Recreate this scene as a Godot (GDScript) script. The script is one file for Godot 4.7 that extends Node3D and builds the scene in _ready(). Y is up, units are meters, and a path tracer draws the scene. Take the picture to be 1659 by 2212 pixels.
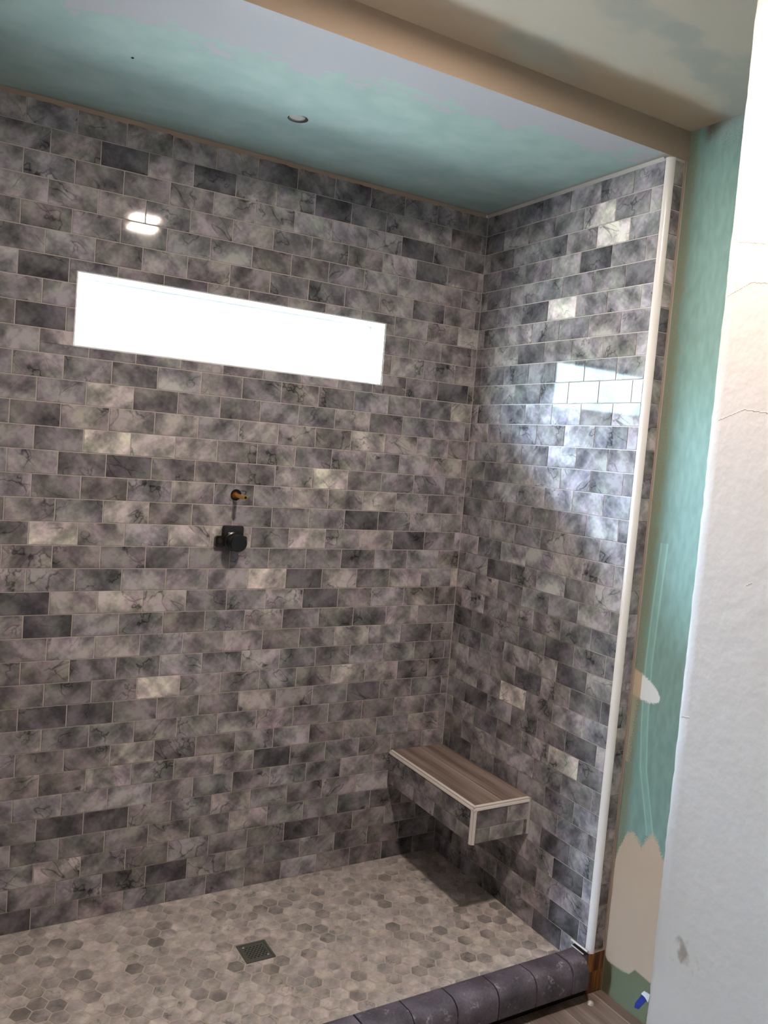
extends Node3D
# A half-finished tiled shower alcove. One tile course = one unit (U metres); x runs right, y up, z towards the room.
# The back-right corner of the shower floor is the origin.

const U := 0.0778
const FRONT := 12.31          # plane of the shower opening
const SOFFIT := 35.1          # shower ceiling
const CEIL := 36.3            # room ceiling
const FLOOR_OUT := -1.0       # bathroom floor
const GREEN := 1.0            # plane of the bare green board
const NEAR_X := -6.82         # plane of the white plastered wall
const NEAR_Z := 21.0          # its far corner
const TILE := 1.974           # length of one tile with its joint

var rng := RandomNumberGenerator.new()
var cam: Camera3D
var M := {}

# ---------------------------------------------------------------- meshes
func mb() -> Dictionary:
	return {"v": PackedVector3Array(), "n": PackedVector3Array(), "u": PackedVector2Array(), "c": PackedColorArray()}

func tri(m: Dictionary, a: Vector3, b: Vector3, c: Vector3, na: Vector3, nb: Vector3, nc: Vector3, ua := Vector2.ZERO, ub := Vector2.ZERO, uc := Vector2.ZERO, col := Color.WHITE) -> void:
	var face: Vector3 = na + nb + nc
	if (b - a).cross(c - a).dot(face) > 0.0:      # front faces run clockwise
		var t := b; b = c; c = t
		var tn := nb; nb = nc; nc = tn
		var tu := ub; ub = uc; uc = tu
	m.v.append(a * U); m.v.append(b * U); m.v.append(c * U)
	m.n.append(na); m.n.append(nb); m.n.append(nc)
	m.u.append(ua); m.u.append(ub); m.u.append(uc)
	m.c.append(col); m.c.append(col); m.c.append(col)

func quad(m: Dictionary, a: Vector3, b: Vector3, c: Vector3, d: Vector3, n: Vector3, u0 := Vector2.ZERO, u1 := Vector2.RIGHT, u2 := Vector2.ONE, u3 := Vector2.DOWN, col := Color.WHITE) -> void:
	tri(m, a, b, c, n, n, n, u0, u1, u2, col)
	tri(m, a, c, d, n, n, n, u0, u2, u3, col)

func box(m: Dictionary, lo: Vector3, hi: Vector3, col := Color.WHITE) -> void:
	for ax in 3:
		var a := Vector3.ZERO; var b := Vector3.ZERO; var n := Vector3.ZERO
		var i := (ax + 1) % 3; var j := (ax + 2) % 3
		a[i] = hi[i] - lo[i]; b[j] = hi[j] - lo[j]
		for s in 2:
			n = Vector3.ZERO; n[ax] = 1.0 if s == 1 else -1.0
			var o := lo
			if s == 1: o[ax] = hi[ax]
			var w := a.length(); var h := b.length()
			quad(m, o, o + a, o + a + b, o + b, n, Vector2.ZERO, Vector2(w, 0), Vector2(w, h), Vector2(0, h), col)

# box with chamfered edges
func cbox(m: Dictionary, lo: Vector3, hi: Vector3, c: float, col := Color.WHITE) -> void:
	var mid := (lo + hi) * 0.5
	var h := (hi - lo) * 0.5
	for ax in 3:
		var i := (ax + 1) % 3; var j := (ax + 2) % 3
		for s in [-1.0, 1.0]:
			var n := Vector3.ZERO; n[ax] = s
			var p: Array[Vector3] = []
			for q in [Vector2(-1, -1), Vector2(1, -1), Vector2(1, 1), Vector2(-1, 1)]:
				var w := Vector3.ZERO
				w[ax] = s * h[ax]; w[i] = q.x * (h[i] - c); w[j] = q.y * (h[j] - c)
				p.append(mid + w)
			quad(m, p[0], p[1], p[2], p[3], n, Vector2(0, 0), Vector2(2 * h[i], 0), Vector2(2 * h[i], 2 * h[j]), Vector2(0, 2 * h[j]), col)
			for t in [-1.0, 1.0]:                     # chamfer along axis j between ax and i
				var a := Vector3.ZERO; var b := Vector3.ZERO
				a[ax] = s * h[ax]; a[i] = t * (h[i] - c)
				b[ax] = s * (h[ax] - c); b[i] = t * h[i]
				var e := Vector3.ZERO; e[j] = h[j] - c
				var nn := Vector3.ZERO; nn[ax] = s; nn[i] = t
				quad(m, mid + a - e, mid + a + e, mid + b + e, mid + b - e, nn.normalized(), Vector2.ZERO, Vector2(0, 2 * h[j]), Vector2(c, 2 * h[j]), Vector2(c, 0), col)
	for sx in [-1.0, 1.0]:
		for sy in [-1.0, 1.0]:
			for sz in [-1.0, 1.0]:
				var sg := Vector3(sx, sy, sz)
				var a := mid + Vector3(sx * h.x, sy * (h.y - c), sz * (h.z - c))
				var b := mid + Vector3(sx * (h.x - c), sy * h.y, sz * (h.z - c))
				var d := mid + Vector3(sx * (h.x - c), sy * (h.y - c), sz * h.z)
				var nn := sg.normalized()
				tri(m, a, b, d, nn, nn, nn, Vector2.ZERO, Vector2.ZERO, Vector2.ZERO, col)

# a cylinder or cone between two points
func cyl(m: Dictionary, p0: Vector3, p1: Vector3, r0: float, r1: float, seg := 24, caps := true, col := Color.WHITE) -> void:
	var ax := (p1 - p0).normalized()
	var s := ax.cross(Vector3.UP if absf(ax.y) < 0.9 else Vector3.RIGHT).normalized()
	var t := ax.cross(s)
	for i in seg:
		var a := TAU * i / seg; var b := TAU * (i + 1) / seg
		var da := s * cos(a) + t * sin(a); var db := s * cos(b) + t * sin(b)
		var A := p0 + da * r0; var B := p0 + db * r0; var C := p1 + db * r1; var D := p1 + da * r1
		var sl := ax * (r0 - r1) / maxf(0.0001, (p1 - p0).length())
		var na := (da + sl).normalized(); var nb := (db + sl).normalized()
		tri(m, A, B, C, na, nb, nb, Vector2(float(i) / seg, 0), Vector2(float(i + 1) / seg, 0), Vector2(float(i + 1) / seg, 1), col)
		tri(m, A, C, D, na, nb, na, Vector2(float(i) / seg, 0), Vector2(float(i + 1) / seg, 1), Vector2(float(i) / seg, 1), col)
		if caps:
			if r0 > 0.0: tri(m, p0, A, B, -ax, -ax, -ax, Vector2.ZERO, Vector2.ZERO, Vector2.ZERO, col)
			if r1 > 0.0: tri(m, p1, D, C, ax, ax, ax, Vector2.ZERO, Vector2.ZERO, Vector2.ZERO, col)

# a lathed profile: pairs (radius, distance along the axis)
func lathe(m: Dictionary, o: Vector3, ax: Vector3, prof: Array, seg := 28) -> void:
	for i in prof.size() - 1:
		var a: Vector2 = prof[i]; var b: Vector2 = prof[i + 1]
		var s := ax.cross(Vector3.UP if absf(ax.y) < 0.9 else Vector3.RIGHT).normalized()
		var t := ax.cross(s)
		var d := b - a
		for k in seg:
			var w0 := TAU * k / seg; var w1 := TAU * (k + 1) / seg
			var d0 := s * cos(w0) + t * sin(w0); var d1 := s * cos(w1) + t * sin(w1)
			var n0 := (d0 * d.y - ax * d.x).normalized(); var n1 := (d1 * d.y - ax * d.x).normalized()
			var A := o + d0 * a.x + ax * a.y; var B := o + d1 * a.x + ax * a.y
			var C := o + d1 * b.x + ax * b.y; var D := o + d0 * b.x + ax * b.y
			if a.x > 0.0: tri(m, A, B, C, n0, n1, n1)
			if b.x > 0.0: tri(m, A, C, D, n0, n1, n0)

# a closed outline in the plane A, B pushed along D; corners flatter than 50 degrees are smooth
func extrude(m: Dictionary, pts: PackedVector2Array, o: Vector3, A: Vector3, B: Vector3, D: Vector3, caps := true, col := Color.WHITE) -> void:
	var n := pts.size()
	var area := 0.0
	for i in n: area += pts[i].cross(pts[(i + 1) % n])
	var sgn := 1.0 if area > 0.0 else -1.0
	var nrm: Array[Vector2] = []
	for i in n:
		var e := (pts[(i + 1) % n] - pts[i]).normalized()
		nrm.append(Vector2(e.y, -e.x) * sgn)
	var run := 0.0
	for i in n:
		var j := (i + 1) % n
		var na := nrm[i]; var nb := nrm[i]
		var pv := nrm[(i + n - 1) % n]; var nx := nrm[j]
		if pv.dot(na) > 0.64: na = (na + pv).normalized()
		if nx.dot(nb) > 0.64: nb = (nb + nx).normalized()
		var p := o + A * pts[i].x + B * pts[i].y
		var q := o + A * pts[j].x + B * pts[j].y
		var Na := A * na.x + B * na.y; var Nb := A * nb.x + B * nb.y
		var l := (pts[j] - pts[i]).length()
		var len := D.length()
		tri(m, p, q, q + D, Na, Nb, Nb, Vector2(0, run), Vector2(0, run + l), Vector2(len, run + l), col)
		tri(m, p, q + D, p + D, Na, Nb, Na, Vector2(0, run), Vector2(len, run + l), Vector2(len, run), col)
		run += l
	if caps:
		var idx := Geometry2D.triangulate_polygon(pts)
		var dn := D.normalized()
		for k in range(0, idx.size(), 3):
			var a := pts[idx[k]]; var b := pts[idx[k + 1]]; var c := pts[idx[k + 2]]
			var P := o + A * a.x + B * a.y; var Q := o + A * b.x + B * b.y; var R := o + A * c.x + B * c.y
			tri(m, P, Q, R, -dn, -dn, -dn, a, b, c, col)
			tri(m, P + D, Q + D, R + D, dn, dn, dn, a, b, c, col)

func build(called: String, m: Dictionary, mat: Material, parent: Node3D = null) -> MeshInstance3D:
	var arr := []
	arr.resize(Mesh.ARRAY_MAX)
	arr[Mesh.ARRAY_VERTEX] = m.v; arr[Mesh.ARRAY_NORMAL] = m.n; arr[Mesh.ARRAY_TEX_UV] = m.u; arr[Mesh.ARRAY_COLOR] = m.c
	var n: int = m.v.size()
	var tan := PackedFloat32Array(); tan.resize(n * 4)
	for i in n:
		var nn: Vector3 = m.n[i]
		var t := nn.cross(Vector3(0.31, 0.9, 0.2)).normalized()
		tan[i * 4] = t.x; tan[i * 4 + 1] = t.y; tan[i * 4 + 2] = t.z; tan[i * 4 + 3] = 1.0
	arr[Mesh.ARRAY_TANGENT] = tan
	var me := ArrayMesh.new()
	me.add_surface_from_arrays(Mesh.PRIMITIVE_TRIANGLES, arr)
	me.surface_set_material(0, mat)
	var o := MeshInstance3D.new()
	o.mesh = me
	return put(o, called, parent) as MeshInstance3D

var taken := {}
func put(o: Node3D, called: String, parent: Node3D = null) -> Node3D:
	if parent == null: parent = self
	var key := str(parent.get_instance_id()) + called
	var k: int = taken.get(key, 0)
	taken[key] = k + 1
	o.name = called if k == 0 else "%s_%03d" % [called, k]
	parent.add_child(o, true)
	return o

func struct(called: String, m: Dictionary, mat: Material, parent: Node3D = null) -> MeshInstance3D:
	var o := build(called, m, mat, parent)
	if parent == null: o.set_meta("kind", "structure")
	return o

func thing(called: String, label: String, category: String, group := "") -> Node3D:
	var o := Node3D.new()
	put(o, called)
	return tag(o, label, category, group)

func tag(o: Node3D, label: String, category: String, group := "") -> Node3D:
	o.set_meta("label", label); o.set_meta("category", category)
	if group != "": o.set_meta("group", group)
	return o

# ---------------------------------------------------------------- textures
func noise_bytes(w: int, h: int, freq: float, sd: int, oct := 4, warp := 0.0, ridged := false) -> PackedByteArray:
	var f := FastNoiseLite.new()
	f.seed = sd; f.frequency = freq
	f.noise_type = FastNoiseLite.TYPE_SIMPLEX_SMOOTH
	f.fractal_type = FastNoiseLite.FRACTAL_RIDGED if ridged else FastNoiseLite.FRACTAL_FBM
	f.fractal_octaves = oct
	if warp > 0.0:
		f.domain_warp_enabled = true
		f.domain_warp_amplitude = warp
		f.domain_warp_frequency = freq * 1.3
		f.domain_warp_fractal_octaves = 3
	var im := f.get_image(w, h, false, false, true)
	im.convert(Image.FORMAT_L8)
	return im.get_data()

func tex_from(w: int, h: int, d: PackedByteArray) -> ImageTexture:
	var im := Image.create_from_data(w, h, false, Image.FORMAT_RGB8, d)
	im.generate_mipmaps()
	return ImageTexture.create_from_image(im)

# noise drawn out along a slant, as the clouds in the marble are
func streaked(S: int, freq: float, sd: int, oct: int, warp: float) -> PackedByteArray:
	var im := Image.create_from_data(S / 2, S, false, Image.FORMAT_L8, noise_bytes(S / 2, S, freq, sd, oct, warp))
	im.resize(S, S, Image.INTERPOLATE_CUBIC)
	var src := im.get_data()
	var out := PackedByteArray(); out.resize(S * S)
	for y in S:
		for x in S:
			out[y * S + x] = src[posmod(y + int(x * 0.75), S) * S + x]
	return out

func marble_texture(sd: int, vein: float, contrast: float, tint := 0.7) -> ImageTexture:
	var S := 1024
	var cloud := noise_bytes(S, S, 0.0088, sd, 4, 34.0)
	var streak := streaked(S, 0.02, sd + 7, 4, 10.0)
	var fine := noise_bytes(S, S, 0.06, sd + 1, 4, 8.0)
	var vn := noise_bytes(S, S, 0.0052, sd + 2, 5, 8.0)
	var v2 := streaked(S, 0.007, sd + 9, 3, 6.0)
	var mask := noise_bytes(S, S, 0.006, sd + 3, 2)
	var hue := noise_bytes(S, S, 0.011, sd + 4, 3, 30.0)
	var d := PackedByteArray(); d.resize(S * S * 3)
	for i in S * S:
		var c := (cloud[i] - 128) / 128.0
		var f := (fine[i] - 128) / 128.0
		var v := minf(absf(vn[i] - 128.0), absf(v2[i] - 118.0) * 1.6) / 128.0
		var st := (streak[i] - 128) / 128.0
		var k := clampf((mask[i] - 120) / 60.0, 0.0, 1.0)
		var l := 0.80 + contrast * (1.05 * c + 0.30 * f + 0.42 * st)
		l -= vein * k * clampf(1.0 - v / 0.045, 0.0, 1.0) * 0.30
		l += 0.05 * (1.0 - k) * clampf(1.0 - v / 0.16, 0.0, 1.0)
		l = clampf(l, 0.16, 1.0)
		var h := tint * (hue[i] - 128) / 128.0
		var warm := 0.055 * clampf((l - 0.5) * 2.0, -0.6, 1.0)
		d[i * 3] = int(clampf((l * (1.0 + 0.03 * h) + warm * 0.3) * 255.0, 0, 255))
		d[i * 3 + 1] = int(clampf(l * (0.985 - 0.035 * h) * 255.0, 0, 255))
		d[i * 3 + 2] = int(clampf((l * (0.995 + 0.05 * h) - warm * 0.3) * 255.0, 0, 255))
	return tex_from(S, S, d)

func curb_texture() -> ImageTexture:
	var S := 512
	var a := noise_bytes(S, S, 0.008, 301, 5, 30.0); var b := noise_bytes(S, S, 0.02, 302, 5, 25.0); var f := noise_bytes(S, S, 0.11, 303, 3)
	var d := PackedByteArray(); d.resize(S * S * 3)
	for i in S * S:
		var l := 0.37 + 0.10 * (a[i] - 128) / 128.0 + 0.05 * (f[i] - 128) / 128.0
		var w := clampf((b[i] - 176) / 40.0, 0.0, 1.0) * clampf((f[i] - 70) / 90.0, 0.0, 1.0) * 0.75
		var g := clampf((70 - b[i]) / 60.0, 0.0, 1.0) * 0.4
		d[i * 3] = int(clampf(lerpf(l * 1.03 - g * 0.08, 0.72, w), 0, 1) * 255)
		d[i * 3 + 1] = int(clampf(lerpf(l * 0.955, 0.71, w), 0, 1) * 255)
		d[i * 3 + 2] = int(clampf(lerpf(l * 1.03 - g * 0.1, 0.71, w), 0, 1) * 255)
	return tex_from(S, S, d)

func wood_texture(sd: int, a: Color, b: Color) -> ImageTexture:
	var W := 256; var H := 1024
	var g := FastNoiseLite.new(); g.seed = sd; g.frequency = 0.02; g.fractal_octaves = 5
	var im := g.get_image(W, 64, false, false, true); im.convert(Image.FORMAT_L8)
	im.resize(W, H, Image.INTERPOLATE_CUBIC)
	var grain := im.get_data()
	var g2 := FastNoiseLite.new(); g2.seed = sd + 5; g2.frequency = 0.09; g2.fractal_octaves = 4
	var im2 := g2.get_image(W, 40, false, false, true); im2.convert(Image.FORMAT_L8)
	im2.resize(W, H, Image.INTERPOLATE_CUBIC)
	var fine := im2.get_data()
	var d := PackedByteArray(); d.resize(W * H * 3)
	for i in W * H:
		var t := clampf(0.5 + (grain[i] - 128) / 160.0 + (fine[i] - 128) / 300.0, 0.0, 1.0)
		var c := a.lerp(b, t)
		d[i * 3] = int(c.r * 255); d[i * 3 + 1] = int(c.g * 255); d[i * 3 + 2] = int(c.b * 255)
	return tex_from(W, H, d)

func patch_image(im: Image, area: Rect2, fn: Callable) -> void:
	# calls fn(u, v) for every pixel, u and v in the surface's own units
	var w := im.get_width(); var h := im.get_height()
	for y in h:
		for x in w:
			im.set_pixel(x, y, fn.call(area.position.x + (x + 0.5) / w * area.size.x, area.position.y + (y + 0.5) / h * area.size.y))

func fbm(sd: int, freq: float, oct := 4) -> FastNoiseLite:
	var f := FastNoiseLite.new()
	f.seed = sd; f.frequency = freq; f.fractal_octaves = oct
	f.noise_type = FastNoiseLite.TYPE_SIMPLEX_SMOOTH
	return f

func sstep(a: float, b: float, x: float) -> float:
	return smoothstep(a, b, x)

func bump_texture(w: int, h: int, freq: float, sd: int, strength: float) -> ImageTexture:
	var im := Image.create_from_data(w, h, false, Image.FORMAT_L8, noise_bytes(w, h, freq, sd, 4))
	im.bump_map_to_normal_map(strength)
	return ImageTexture.create_from_image(im)

func mat(col: Color, rough := 0.6, metal := 0.0) -> StandardMaterial3D:
	var m := StandardMaterial3D.new()
	m.albedo_color = col; m.roughness = rough; m.metallic = metal
	return m

func texmat(t: Texture2D, rough := 0.6) -> StandardMaterial3D:
	var m := mat(Color.WHITE, rough)
	m.albedo_texture = t
	return m

func seg_dist(p: Vector2, a: Vector2, b: Vector2) -> float:
	return p.distance_to(Geometry2D.get_closest_point_to_segment(p, a, b))

func lin(pts: Array, x: float) -> float:
	if x <= pts[0].x: return pts[0].y
	for i in pts.size() - 1:
		if x <= pts[i + 1].x:
			return lerpf(pts[i].y, pts[i + 1].y, (x - pts[i].x) / (pts[i + 1].x - pts[i].x))
	return pts[-1].y

func materials() -> void:
	M.marble = texmat(marble_texture(11, 1.0, 0.28), 0.055)
	M.marble.vertex_color_use_as_albedo = true
	M.marble.metallic_specular = 0.26
	M.mosaic = texmat(marble_texture(57, 0.6, 0.17, 0.3), 0.35)
	M.mosaic.vertex_color_use_as_albedo = true
	M.curbstone = texmat(curb_texture(), 0.5)
	M.curbstone.vertex_color_use_as_albedo = true
	M.grout = mat(Color(0.77, 0.73, 0.70), 0.85)
	M.floor_grout = mat(Color(0.82, 0.775, 0.73), 0.85)
	M.trim = mat(Color(0.90, 0.87, 0.85), 0.22)
	M.wood = texmat(wood_texture(5, Color(0.46, 0.395, 0.36), Color(0.62, 0.55, 0.51)), 0.45)
	M.stud = texmat(wood_texture(19, Color(0.30, 0.16, 0.07), Color(0.60, 0.38, 0.18)), 0.85)
	M.black = mat(Color(0.045, 0.04, 0.04), 0.28)
	M.black_dull = mat(Color(0.075, 0.065, 0.06), 0.55)
	M.brass = mat(Color(1.0, 0.80, 0.46), 0.3, 1.0)
	M.copper = mat(Color(0.45, 0.27, 0.13), 0.45, 1.0)
	M.steel = mat(Color(0.42, 0.43, 0.41), 0.5, 0.35)
	M.hole = mat(Color(0.02, 0.02, 0.02), 0.9)
	M.plastic = mat(Color(0.80, 0.79, 0.77), 0.4)
	M.tape = mat(Color(0.13, 0.19, 0.55), 0.6)
	M.paper = mat(Color(0.85, 0.85, 0.86), 0.8)
	M.paint = mat(Color(0.86, 0.86, 0.87), 0.8)
	M.beige = mat(Color(0.66, 0.585, 0.51), 0.85)
	M.mud = mat(Color(0.74, 0.71, 0.68), 0.85)
	M.core = mat(Color(0.55, 0.55, 0.53), 0.9)
	M.frame = mat(Color(0.93, 0.93, 0.93), 0.35)
	M.glass = mat(Color(0.95, 1.0, 0.98, 0.06), 0.0)
	M.glass.transparency = BaseMaterial3D.TRANSPARENCY_ALPHA
	M.diffuser = mat(Color(1, 0.95, 0.88), 0.5)
	M.diffuser.emission_enabled = true
	M.diffuser.emission = Color(1.0, 0.88, 0.74)
	M.diffuser.emission_energy_multiplier = 50.0
	# --- bare green board with smeared mud, primer and painted corner shade (z 12.3..15.6 across, y up)
	var nz := fbm(3, 0.9); var nf := fbm(8, 3.5)
	var im := Image.create(128, 1448, false, Image.FORMAT_RGB8)
	var edge := [Vector2(12.3, 5.0), Vector2(12.5, 5.7), Vector2(12.8, 6.4), Vector2(13.1, 6.62), Vector2(13.4, 6.45), Vector2(13.65, 6.15), Vector2(13.85, 6.6), Vector2(14.2, 7.0), Vector2(14.5, 6.7), Vector2(14.8, 6.2)]
	var foot := [Vector2(12.3, 0.62), Vector2(12.45, 0.42), Vector2(13.3, 0.46), Vector2(13.7, 0.55), Vector2(14.0, 0.92), Vector2(14.5, 0.88), Vector2(15.5, 0.8)]
	patch_image(im, Rect2(12.3, CEIL, 3.3, -37.4), func(z: float, y: float) -> Color:
		var a := nz.get_noise_2d(z * 3.0, y); var b := nf.get_noise_2d(z * 3.0, y * 3.0)
		var c := Color(0.475, 0.575, 0.545).lerp(Color(0.435, 0.53, 0.50), clampf(0.5 + a, 0, 1))
		var smear_shade := clampf(sstep(12.95, 12.55, z + a * 0.22) * (0.75 + 0.4 * b), 0, 1)
		c = c.lerp(Color(0.43, 0.40, 0.29), smear_shade * 0.8)  # olive strip by the return: smeared thinset and corner shade painted together
		var mid := lin([Vector2(7, 14.0), Vector2(9.5, 13.32), Vector2(11.5, 13.12), Vector2(14, 13.02), Vector2(17, 13.1), Vector2(19, 13.18)], y)
		if y > 6.8 and y < 19.2:                                     # two trowel lines left by a drip
			for k in [-0.17, 0.17]:
				c = c.lerp(Color(0.60, 0.74, 0.69), 0.55 * sstep(0.06, 0.02, absf(z - mid - k)))
			c = c.lerp(Color(0.55, 0.70, 0.66), 0.28 * sstep(0.2, 0.12, absf(z - mid)))
		var q := Vector2(z - 12.3, (y - 13.05) * 0.9 + (z - 12.3) * 0.22)       # daub of mud
		var daub := sstep(0.06, -0.04, absf(q.y) - 0.5 * sqrt(maxf(0.0, 1.0 - pow(q.x / 1.5, 2.0))) + b * 0.08) * (1.0 if q.x < 1.5 else 0.0)
		c = c.lerp(Color(0.86, 0.85, 0.85) if q.x > 0.45 else Color(0.70, 0.60, 0.50), daub)
		if y > 9.5 and y < 13.0 and z < 12.9:
			c = c.lerp(Color(0.66, 0.58, 0.49), 0.6 * sstep(12.75, 12.5, z + b * 0.2 + (13.0 - y) * 0.04))
		var pr := sstep(0.14, -0.05, y - lin(edge, z) + b * 0.28) * sstep(-0.05, 0.06, y - lin(foot, z) - b * 0.04)
		c = c.lerp(Color(0.71, 0.62, 0.54), pr)
		if y < 1.2: c = c.lerp(Color(0.40, 0.405, 0.30), (1.0 - pr) * 0.9)
		if y > 34.8: c = c.lerp(Color(0.36, 0.30, 0.25), sstep(35.0, 36.0, y - (z - 12.3) * 0.35 + b * 0.3) * sstep(12.9, 13.3, z))
		c = c.lerp(Color(0.60, 0.62, 0.60), 0.7 * sstep(35.2, 36.0, y + b) * sstep(13.3, 14.0, z))
		return c)
	im.generate_mipmaps()
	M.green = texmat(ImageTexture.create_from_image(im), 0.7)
	# --- shower ceiling: green board, feathered mud along the opening (x across, z down)
	var im2 := Image.create(896, 400, false, Image.FORMAT_RGB8)
	var rim := [Vector2(-24, 8.6), Vector2(-20.8, 8.8), Vector2(-14.2, 9.0), Vector2(-17, 9.2), Vector2(-14.6, 9.7), Vector2(-12, 9.85), Vector2(-9.7, 10.05), Vector2(-7, 10.1), Vector2(-4.6, 10.5), Vector2(-1.5, 10.95), Vector2(0.5, 11.1)]
	var n1 := fbm(21, 0.42, 3); var n2 := fbm(22, 1.5, 4)
	patch_image(im2, Rect2(-27, 0, 28, 12.5), func(x: float, z: float) -> Color:
		var a := n1.get_noise_2d(x, z * 1.4); var b := n2.get_noise_2d(x, z * 2.0)
		var c := Color(0.66, 0.735, 0.715).lerp(Color(0.61, 0.70, 0.68), clampf(0.5 + a, 0, 1))
		var t := z - lin(rim, x) + a * 1.5 + b * 0.9
		var cover := sstep(-0.15, 0.3, t)
		c = c.lerp(Color(0.70, 0.69, 0.71), cover)
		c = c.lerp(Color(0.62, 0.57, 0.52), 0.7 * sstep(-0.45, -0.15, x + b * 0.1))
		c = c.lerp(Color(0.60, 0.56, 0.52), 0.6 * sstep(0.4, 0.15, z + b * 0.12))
		return c)
	im2.generate_mipmaps()
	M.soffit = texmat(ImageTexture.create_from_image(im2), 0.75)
	# --- bathroom ceiling: primer over green board
	var im3 := Image.create(448, 256, false, Image.FORMAT_RGB8)
	var n3 := fbm(31, 0.16, 4)
	patch_image(im3, Rect2(-27, 12, 29, 18), func(x: float, z: float) -> Color:
		var a := n3.get_noise_2d(x, z * 1.5)
		var c := Color(0.74, 0.70, 0.645).lerp(Color(0.655, 0.65, 0.61), sstep(-0.15, 0.3, a + (x + 6.0) * 0.03))
		c = c.lerp(Color(0.68, 0.58, 0.48), 0.8 * sstep(14.8, 12.8, z + a * 1.5))
		return c)
	im3.generate_mipmaps()
	M.ceiling = texmat(ImageTexture.create_from_image(im3), 0.8)
	# --- white plaster with scuffs and hairline cracks (z 21..26 across, y 36.3..-1 down)
	var W := 192; var H := 1400
	var hi := Image.create_from_data(W, H, false, Image.FORMAT_L8, noise_bytes(W, H, 0.035, 71, 4))
	var co := Image.create(W, H, false, Image.FORMAT_RGB8)
	var cracks := [[Vector2(21.15, 30.2), Vector2(21.6, 30.25)], [Vector2(21.2, 27.2), Vector2(22.0, 27.5), Vector2(22.6, 27.4)], [Vector2(21.4, 28.7), Vector2(22.3, 28.5), Vector2(22.6, 28.8)],
		[Vector2(21.4, 23.7), Vector2(22.2, 24.0), Vector2(23.0, 23.9)], [Vector2(22.9, 19.2), Vector2(23.05, 19.3)], [Vector2(21.2, 15.0), Vector2(21.5, 15.05)],
		[Vector2(21.5, 4.6), Vector2(21.95, 4.5)], [Vector2(22.2, 4.75), Vector2(23.0, 4.35), Vector2(24.0, 3.9)], [Vector2(22.4, 2.9), Vector2(22.7, 2.75), Vector2(22.95, 2.95)], [Vector2(23.2, 2.6), Vector2(23.6, 2.5)]]
	var n4 := fbm(41, 1.6, 4)
	for y in H:
		for x in W:
			var p := Vector2(21.0 + (x + 0.5) / W * 5.0, CEIL - (y + 0.5) / H * 37.3)
			var base := 0.68
			var n := n4.get_noise_2d(p.x * 1.5, p.y)
			var c := Color(base, base * 0.955, base * 0.925)
			var s1 := sstep(0.45, 0.0, p.distance_to(Vector2(22.15, 8.35)) + n * 0.45)
			var s2 := sstep(0.6, 0.0, p.distance_to(Vector2(23.7, 6.2)) + n * 0.6)
			c = c.lerp(Color(0.45, 0.40, 0.36), s1 * 0.75)
			c = c.lerp(Color(0.62, 0.58, 0.53), s2 * 0.6)
			co.set_pixel(x, y, c)
	for cr in cracks:
		for k in cr.size() - 1:
			var a: Vector2 = cr[k]; var b: Vector2 = cr[k + 1]
			for s in 60:
				var p := a.lerp(b, s / 59.0)
				var x := int((p.x - 21.0) / 5.0 * W); var y := int((CEIL - p.y) / 37.3 * H)
				if x >= 0 and x < W - 1 and y > 0 and y < H - 1:
					hi.set_pixel(x, y, Color(0.05, 0.05, 0.05)); hi.set_pixel(x, y - 1, Color(0.9, 0.9, 0.9))
					co.set_pixel(x, y, Color(0.62, 0.58, 0.54))
	hi.bump_map_to_normal_map(2.2)
	co.generate_mipmaps()
	M.plaster = texmat(ImageTexture.create_from_image(co), 0.75)
	M.plaster.normal_enabled = true
	M.plaster.normal_texture = ImageTexture.create_from_image(hi)
	M.plaster.normal_scale = 0.35

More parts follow.
